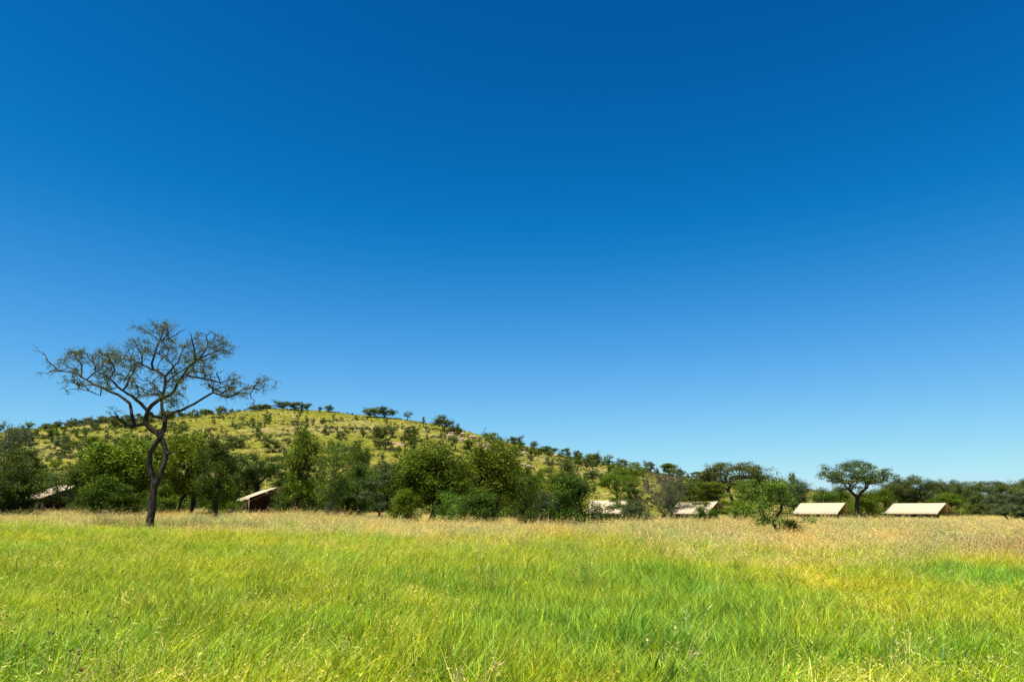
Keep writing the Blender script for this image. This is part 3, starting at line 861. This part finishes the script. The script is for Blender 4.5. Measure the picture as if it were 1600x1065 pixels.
def tent(loc, rz, L, W, Hr, He, label, double=False, Hb=None):
    """Safari tent: ridge along local X, long side towards local -Y, open gable at +X."""
    t = empty('safari_tent', loc, rz)
    tag(t, label, 'tent', 'safari tents of the camp')
    hL, hW = L / 2, W / 2
    ext = .35                                           # the fly reaches past the gable
    def fly(x0, x1, dz, nm='fly_roof'):
        f = sheet(nm, [(x0, -hW, He + dz), (x1, -hW, He + dz), (x1, 0, Hr + dz), (x0, 0, Hr + dz)], M['canvas'], t, 14, 6, .10)
        g = sheet(nm, [(x1, hW, He + dz), (x0, hW, He + dz), (x0, 0, Hr + dz), (x1, 0, Hr + dz)], M['canvas'], t, 14, 6, .10)
        for s, x in ((-1, x0), (1, x0)):
            pass
        # hanging valance along both eaves
        sheet('valance', [(x0, -hW - .06, He + dz - .24), (x1, -hW - .06, He + dz - .24), (x1, -hW - .005, He + dz - .005), (x0, -hW - .005, He + dz - .005)], M['canvas'], t, 12, 2, .03, .012)
        sheet('valance', [(x1, hW + .06, He + dz - .24), (x0, hW + .06, He + dz - .24), (x0, hW + .005, He + dz - .005), (x1, hW + .005, He + dz - .005)], M['canvas'], t, 12, 2, .03, .012)
    if double:
        split = hL * .28
        fly(-hL - ext, split - .35, 0); fly(split, hL + ext, .14, 'porch_roof')
    else:
        fly(-hL - ext, hL + ext, 0)
    wx1 = hL * (.45 if not double else .25)             # inner tent ends here; the rest is a porch
    iw = hW * .80; wh = He - .12; rt = Hr - .25
    sheet('side_wall', [(-hL, -iw, 0), (wx1, -iw, 0), (wx1, -iw, wh), (-hL, -iw, wh)], M['canvas_wall'], t, 8, 3, .03)
    sheet('side_wall', [(wx1, iw, 0), (-hL, iw, 0), (-hL, iw, wh), (wx1, iw, wh)], M['canvas_wall'], t, 8, 3, .03)
    for x, s in ((wx1, 1), (-hL, -1)):
        v = [(x, -iw, 0), (x, iw, 0), (x, iw, wh), (x, 0, rt), (x, -iw, wh)]
        v += [(x - .03 * s, a, b) for _, a, b in v]
        f = [(0, 1, 2, 3, 4), (9, 8, 7, 6, 5)] + [(i, 5 + i, 5 + (i + 1) % 5, (i + 1) % 5) for i in range(5)]
        me = bpy.data.meshes.new('gable_wall'); me.from_pydata(v, [], f); me.update()
        gw = link('gable_wall', me, M['canvas_dark'], t)
        if s > 0:
            sheet('doorway', [(x + .03, -.55, .05), (x + .03, .55, .05), (x + .03, .55, 1.85), (x + .03, -.55, 1.85)], M['mesh_and_door_shade'], gw, 2, 3, .0, .02)  # dark sheet painted in place of the unlit interior behind the opening
    for k in (-.62, .05):
        sheet('window', [(k * hL - .5, -iw - .03, .75), (k * hL + .5, -iw - .03, .75), (k * hL + .5, -iw - .03, 1.35), (k * hL - .5, -iw - .03, 1.35)], M['mesh_and_door_shade'], t, 2, 2, 0, .02)
    for x in (-hL - ext + .05, hL + ext - .05, wx1 + .2):
        rod('ridge_pole', (x, 0, -.2), (x, 0, Hr - .06), .035, M['wood'], t)
    for x in (-hL - ext + .1, 0, hL + ext - .1):
        for s in (-1, 1):
            rod('eave_pole', (x, s * (hW - .06), -.2), (x, s * (hW - .06), He - .07), .028, M['wood'], t)
            rod('guy_rope', (x, s * (hW + .02), He - .03), (x * 1.05, s * (hW + 1.5), 0), .009, M['rope'], t)
    return t

def tent_at(px, Y, theta, L, W, Hr, He, label, right=True, dz=0.0, double=False):
    """theta: how far the long side is turned away from facing the camera."""
    c = at(px, HORIZON, Y)
    cd = math.atan2(-c[1], -c[0])
    n_long = cd - theta if right else cd + theta
    return tent((c[0], Y, gz(c[0], Y) - .05 + dz), n_long + math.pi / 2, L, W, Hr, He, label, double)

R = math.radians
tent_at(1437, 102, R(30), 7.0, 4.8, 2.68, 1.36, 'rightmost cream canvas tent with the whole long roof in view')
tent_at(1286, 98, R(29), 5.9, 4.6, 2.68, 1.36, 'cream canvas tent beside the umbrella acacia, its lower left behind the thorn tree')
tent_at(1091, 90, R(34), 5.2, 4.6, 2.7, 1.36, 'cream canvas tent with a green shrub in front of its roof')
tent_at(954, 92, R(20), 4.6, 4.4, 2.85, 1.36, 'cream canvas tent half hidden between the twiggy bush and the layered acacia')
tent_at(419, 84, R(78), 7.5, 6.0, 3.2, 2.0, 'canvas tent with a split two-part roof and dark brown open gable among the trees', double=True)
tent_at(104, 76, R(74), 7.5, 6.6, 3.35, 2.0, 'leftmost tent, its pale roof speckled by the leaves of the trees over it')

def washstand():
    c = at(1384, HORIZON, 104); z = gz(c[0], 104)
    t = empty('wash_stand', (c[0], 104, z)); tag(t, 'small grey flat-topped stand left of the rightmost tent', 'stand')
    sheet('table_top', [(-.7, -.3, 1.25), (.7, -.3, 1.25), (.7, .3, 1.25), (-.7, .3, 1.25)], M['grey_metal'], t, 2, 2, 0, .06)
    for x in (-.62, .62):
        for y in (-.24, .24): rod('leg', (x, y, -.1), (x, y, 1.19), .03, M['wood'], t)
washstand()

def dead_branch():
    c = at(372, HORIZON, 66); z = gz(c[0], 66)
    sk = Skeleton()
    a = sk.path([(-1.6, 0, .1), (-.9, .1, .75), (-.2, 0, .95), (.6, -.1, .6), (1.2, 0, .1)], -1, [.05, .07, .07, .06, .04])
    q = sk.path([(-.1, .2, 1.3), (.1, .3, 1.6)], 2, [.03, .02]); q = sk.path([(.9, .2, .9)], 3, [.02])
    o = link('dead_branch', skeleton_mesh(sk, .07, .02, flare=0, name='dead_branch'), M['bark'])
    o.location = (c[0], 66, z); tag(o, 'bent dead branch lying left of the canvas tent with brown gable', 'branch')
dead_branch()

# ------------------------------------------------------------------ grass
def blades(rng, n, rad, h, hv, w, bend, palette, probs, heads=0.0, head_col=None, wind=.7, levels=4, head_size=1.0, var=.52):
    """A tuft: tapering bent blades, some of them stalks with a feathery seed head."""
    V, T, Q, K = [], [], [], []; nv = 0
    ts = np.linspace(0, 1, levels)
    for i in range(n):
        a = rng.uniform(0, 6.28); r = rad * math.sqrt(rng.uniform())
        b = np.array((r * math.cos(a), r * math.sin(a), -.04))
        H = h * max(.35, rng.normal(1, hv))
        la = rng.normal(0, 1.3) if rng.uniform() < wind else rng.uniform(0, 6.28)
        ld = np.array((math.cos(la), math.sin(la), 0))
        stalk = rng.uniform() < heads
        if stalk: H *= 1.22
        bd = abs(rng.normal(bend, bend * .5)) * (.55 if stalk else 1)
        ww = w * rng.uniform(.6, 1.3) * (.5 if stalk else 1)
        fa = rng.uniform(0, 3.14); side = np.array((math.cos(fa), math.sin(fa), 0))
        col = np.array(palette[rng.choice(len(palette), p=probs)]) * rng.uniform(1 - var - .04, 1 + var - .04)
        pts = []
        for t in ts:
            c = b + ld * H * bd * t ** 1.7 + np.array((0, 0, H * (t - .32 * min(bd, 1.3) * t * t)))
            pts.append(c)
        if rng.uniform() < .13:                          # broken or folded blade
            e = rng.normal(0, 1, 3); e[2] = -abs(e[2]) * .5; e /= np.linalg.norm(e)
            for k in range(levels // 2 + 1, levels): pts[k] = pts[levels // 2] + e * H * .5 * (ts[k] - ts[levels // 2])
        for k, t in enumerate(ts):
            wd = ww * (1 - .25 * t) * (1 if not stalk else .7)
            c = pts[k]; cc = (*col, 1)
            if k < levels - 1: V += [c - side * wd / 2, c + side * wd / 2]; K += [cc, cc]
            else: V.append(c); K.append(cc)
        for k in range(levels - 2): Q.append((nv + 2 * k, nv + 2 * k + 1, nv + 2 * k + 3, nv + 2 * k + 2))
        k = levels - 2; T.append((nv + 2 * k, nv + 2 * k + 1, nv + 2 * k + 2))
        nv += 2 * levels - 1
        if stalk:
            hc = np.array(head_col[rng.integers(len(head_col))]) * rng.uniform(.8, 1.2)
            d = pts[-1] - pts[-2]; d /= np.linalg.norm(d)
            for _ in range(6):
                s = rng.uniform(-.16, .03) * head_size; e = d * .7 + rng.normal(0, .5, 3); e /= np.linalg.norm(e)
                sd = np.cross(e, rng.normal(0, 1, 3)); sd /= np.linalg.norm(sd)
                c = pts[-1] + d * s; ln = .055 * head_size * rng.uniform(.6, 1.3); wd = .011 * head_size
                V += [c - sd * wd / 2, c + sd * wd / 2, c + e * ln]; K += [(*hc, 1)] * 3
                T.append((nv, nv + 1, nv + 2)); nv += 3
    return mesh_np('tuft', np.array(V), np.array(T), np.array(Q), np.array(K))

LUSH, GRN, YEL, STRAW, TAN, PINK, RUST = (.180, .285, .030), (.205, .312, .008), (.365, .388, .006), (.52, .45, .11), (.46, .39, .12), (.43, .33, .16), (.27, .17, .10)
def tuft_set(name, mat, specs, seed):
    col = bpy.data.collections.new(name)
    rng = np.random.default_rng(seed)
    k = 0
    for reps, kw in specs:
        for _ in range(reps):
            me = blades(rng, **kw); me.materials.append(mat)
            o = bpy.data.objects.new('%s_%02d' % (name, k), me); col.objects.link(o); k += 1
    return col

def scatter(name, col, pts, idx, rot, scl, label, mat):
    me = bpy.data.meshes.new(name)
    me.vertices.add(len(pts)); me.vertices.foreach_set('co', np.asarray(pts, np.float32).ravel())
    a = me.attributes.new('pick', 'INT', 'POINT'); a.data.foreach_set('value', np.asarray(idx, np.int32))
    a = me.attributes.new('turn', 'FLOAT_VECTOR', 'POINT'); a.data.foreach_set('vector', np.asarray(rot, np.float32).ravel())
    a = me.attributes.new('size', 'FLOAT_VECTOR', 'POINT'); a.data.foreach_set('vector', np.asarray(scl, np.float32).ravel())
    o = link(name, me, mat); tag(o, label, kind='stuff')
    ng = bpy.data.node_groups.new(name + '_scatter', 'GeometryNodeTree')
    ng.interface.new_socket('Geometry', in_out='INPUT', socket_type='NodeSocketGeometry')
    ng.interface.new_socket('Geometry', in_out='OUTPUT', socket_type='NodeSocketGeometry')
    n, l = ng.nodes, ng.links
    gi, go = n.new('NodeGroupInput'), n.new('NodeGroupOutput')
    ci = n.new('GeometryNodeCollectionInfo'); ci.inputs['Collection'].default_value = col
    ci.inputs['Separate Children'].default_value = True; ci.inputs['Reset Children'].default_value = True
    ip = n.new('GeometryNodeInstanceOnPoints'); ip.inputs['Pick Instance'].default_value = True
    def attr(nm, t):
        q = n.new('GeometryNodeInputNamedAttribute'); q.data_type = t; q.inputs['Name'].default_value = nm; return q.outputs[0]
    l.new(gi.outputs[0], ip.inputs['Points']); l.new(ci.outputs[0], ip.inputs['Instance'])
    l.new(attr('pick', 'INT'), ip.inputs['Instance Index'])
    l.new(attr('turn', 'FLOAT_VECTOR'), ip.inputs['Rotation']); l.new(attr('size', 'FLOAT_VECTOR'), ip.inputs['Scale'])
    l.new(ip.outputs[0], go.inputs[0])
    md = o.modifiers.new('scatter', 'NODES'); md.node_group = ng
    return o

n_dry, n_lush, n_rust, n_tuss = Noise(51, 14, 4), Noise(52, 9, 3), Noise(53, 8, 3), Noise(54, 1.7, 2)
def dryness(x, y):
    """How far the meadow has dried to straw: the far band, wider towards the right."""
    a = x / (y + 3.0)                                   # bearing-like, -0.75 .. 0.75
    edge = np.interp(a, [-.75, -.45, -.15, .1, .35, .75], [50, 46, 39, 33, 28, 24])
    return sstep(-.48, .48, (y - edge) / edge + .22 * n_dry(x, y))

def grass():
    rng = np.random.default_rng(61)
    G = tuft_set('green_tuft', M['grass'], [
        (6, dict(n=36, rad=.16, h=.40, hv=.30, w=.0075, bend=.55, palette=[LUSH, GRN, YEL, STRAW], probs=[.60, .28, .10, .02])),                                             # 0-5 lush
        (6, dict(n=36, rad=.16, h=.40, hv=.30, w=.0070, bend=.6, palette=[LUSH, GRN, YEL, STRAW], probs=[.16, .36, .39, .09], heads=.03, head_col=[STRAW], head_size=.6)),      # 6-11 yellow green
        (6, dict(n=32, rad=.16, h=.42, hv=.30, w=.0065, bend=.6, palette=[GRN, YEL, STRAW, TAN], probs=[.22, .36, .31, .11], heads=.08, head_col=[STRAW, TAN], head_size=.65)),  # 12-17 straw mixed
        (2, dict(n=16, rad=.10, h=.40, hv=.2, w=.022, bend=.5, palette=[(.05, .13, .02), GRN], probs=[.6, .4])),                                                 # 18-19 broad weeds
    ], 71)
    D = tuft_set('dry_tuft', M['dry'], [
        (6, dict(n=30, rad=.20, h=.60, hv=.22, w=.0095, bend=.45, var=.25, palette=[STRAW, TAN, PINK, YEL, GRN], probs=[.22, .30, .24, .15, .09], heads=.35, head_col=[PINK, TAN], head_size=1.05)),   # 0-5
        (4, dict(n=30, rad=.20, h=.56, hv=.22, w=.0100, bend=.45, var=.25, palette=[YEL, GRN, TAN], probs=[.45, .25, .30], heads=.2, head_col=[TAN, PINK], head_size=1.0)),                    # 6-9 half green
        (4, dict(n=24, rad=.20, h=.62, hv=.25, w=.0085, bend=.4, var=.25, palette=[PINK, TAN, RUST], probs=[.50, .35, .15], heads=.5, head_col=[PINK, RUST], head_size=1.1)),                   # 10-13 pinkish
    ], 72)
    P1, I1, R1, S1, P2, I2, R2, S2 = [[] for _ in range(8)]
    def band(y0, y1, rho, grow_):
        for ya, yb in zip(np.geomspace(y0, y1, 24)[:-1], np.geomspace(y0, y1, 24)[1:]):
            hw = .80 * yb + 4
            d = rho((ya + yb) / 2)
            n = int(2 * hw * (yb - ya) * d)
            x = rng.uniform(-hw, hw, n); y = rng.uniform(ya, yb, n)
            z = base_z(x, y)
            sc = grow_((ya + yb) / 2)
            dr = dryness(x, y) + rng.normal(0, .17, n)
            isd = dr > .5
            lush = np.exp(-((x - 1.5) / 6.0) ** 2 - ((y - 12.5) / 5.5) ** 2) * .92 + .50 * n_lush(x, y) + rng.normal(0, .15, n)
            straw = np.clip(dr, 0, 1) + .22 * sstep(8.5, 5.5, y) + .35 * n_dry(x * 3, y * 3) + rng.normal(0, .16, n)
            lush = lush * (1 - .6 * np.clip(dr, 0, 1))
            typ = np.where(lush > .36, 0, np.where(straw > .39, 2, 1))
            pick = typ * 6 + rng.integers(0, 6, n)
            pick = np.where(rng.uniform(size=n) < .012, rng.integers(18, 20, n), pick)
            half = (rng.uniform(size=n) < .30 + .3 * n_lush(x * .7, y * .7))
            rust = n_rust(x, y) * .5 + np.exp(-((x - 16.5) / 5) ** 2 - ((y - 22) / 5) ** 2) * 1.1 + rng.normal(0, .14, n)
            pd = np.where(rust > .5, 10 + rng.integers(0, 4, n), np.where(half, 6 + rng.integers(0, 4, n), rng.integers(0, 6, n)))
            rot = np.stack([rng.normal(0, .10, n), rng.normal(.06, .10, n), rng.normal(0, .7, n)], -1)
            hscale = (.85 + .28 * n_lush(x * .5 + 9, y * .5)) * rng.uniform(.72, 1.25, n) * (1 + .3 * n_tuss(x, y))
            hscale *= np.where(isd, 1 - .45 * sstep(45, 85, y), 1 - .15 * sstep(9, 3, y))
            s = np.stack([np.full(n, sc) * rng.uniform(.85, 1.2, n)] * 2 + [hscale * (1 + .12 * (sc - 1))], -1)
            p = np.stack([x, y, z], -1)
            g = ~isd
            P1.append(p[g]); I1.append(pick[g]); R1.append(rot[g]); S1.append(s[g])
            P2.append(p[isd]); I2.append(pd[isd]); R2.append(rot[isd]); S2.append(s[isd])
    band(1.6, 12, lambda y: 62, lambda y: 1.0)
    band(12, 118, lambda y: 62 * (12 / y) ** 1.18, lambda y: (y / 12) ** .43)
    cat = np.concatenate
    scatter('meadow_grass', G, cat(P1), cat(I1), cat(R1), cat(S1), 'tall green and yellow-green grass of the near meadow', M['grass'])
    scatter('dry_grass', D, cat(P2), cat(I2), cat(R2), cat(S2), 'band of dry straw-coloured grass before the trees and tents', M['dry'])
    # thin grass and scrub on the hill and the far flats
    H = tuft_set('slope_tuft', M['dry'], [(5, dict(n=40, rad=.9, h=.62, hv=.3, w=.07, bend=.5, palette=[(.168, .182, .014), (.14, .153, .014), (.25, .215, .07), (.22, .178, .07)], probs=[.42, .23, .2, .15], levels=3)),
                                         (3, dict(n=46, rad=.5, h=.85, hv=.35, w=.10, bend=.5, palette=[(.05, .065, .02), (.08, .09, .03)], probs=[.5, .5], levels=3))], 73)
    n = 42000
    y = 118 + (435 - 118) * rng.uniform(size=n) ** .85; x = rng.uniform(-1, 1, n) * (.8 * y + 10)
    z = ground_z(x, y)
    scr = Noise(81, 25, 3)(x, y) + rng.normal(0, .35, n)
    pick = np.where((scr > .66) & (hill_add(x, y) > 1), 5 + rng.integers(0, 3, n), rng.integers(0, 5, n))
    s = rng.uniform(.7, 1.4, (n, 1)) * np.ones((1, 3))
    s[:, 2] *= np.where(pick >= 5, 1.0, .5)
    rot = np.stack([np.zeros(n), np.zeros(n), rng.uniform(0, 6.28, n)], -1)
    scatter('hillside_grass', H, np.stack([x, y, z], -1), pick, rot, s, 'yellow-green tussock grass and scrub covering the hill', M['dry'])

def seed_heads():
    """Brown round seed heads on stalks in the near left grass."""
    rng = np.random.default_rng(91)
    import bmesh
    bm = bmesh.new(); bmesh.ops.create_icosphere(bm, subdivisions=2, radius=.012)
    for v in bm.verts: v.co *= 1 + rng.uniform(-.18, .3); 
    for v in bm.verts: v.co.z += .43
    hm = bpy.data.meshes.new('seed_head'); bm.to_mesh(hm); bm.free(); hm.materials.append(M['seed'])
    sk = Skeleton(); sk.path([(0, 0, -.05), (.02, 0, .2), (0, 0, .42)], -1, [.005, .004, .003])
    sm = skeleton_mesh(sk, .005, .003, flare=0, name='stem'); sm.materials.append(M['seed'])
    for px, py in [(92, 944), (93, 953), (20, 962), (87, 987), (82, 990), (115, 957), (165, 963), (178, 966), (142, 976), (142, 981), (157, 985), (104, 1018), (128, 1016), (124, 1022), (143, 1015), (128, 1046), (207, 965), (46, 1007), (160, 940), (137, 956), (365, 1010), (655, 1030), (650, 1037), (62, 968)]:
        Y = 1.08 * F / (py - HORIZON) * 1.02
        for _ in range(4):
            c = at(px, py, Y); Y *= (EYE - .42 - float(base_z(c[0], Y))) / (EYE - c[2])
        c = at(px, py, Y)
        t = empty('seed_stalk', (c[0], Y, float(base_z(c[0], Y)))); t.rotation_euler = (rng.normal(0, .06), rng.normal(0, .06), 0)
        for me, nm in ((hm, 'seed_head'), (sm, 'stem')):
            o = bpy.data.objects.new(nm, me); C.objects.link(o); o.parent = t
        tag(t, 'brown round seed head on a thin stalk in the near grass', 'weed', 'brown seed heads in the near grass')
if not SKY_ONLY:
    M['seed'] = bark_material('seed_head_brown', (.09, .04, .02), (.2, .10, .05))
    grass()
    seed_heads()
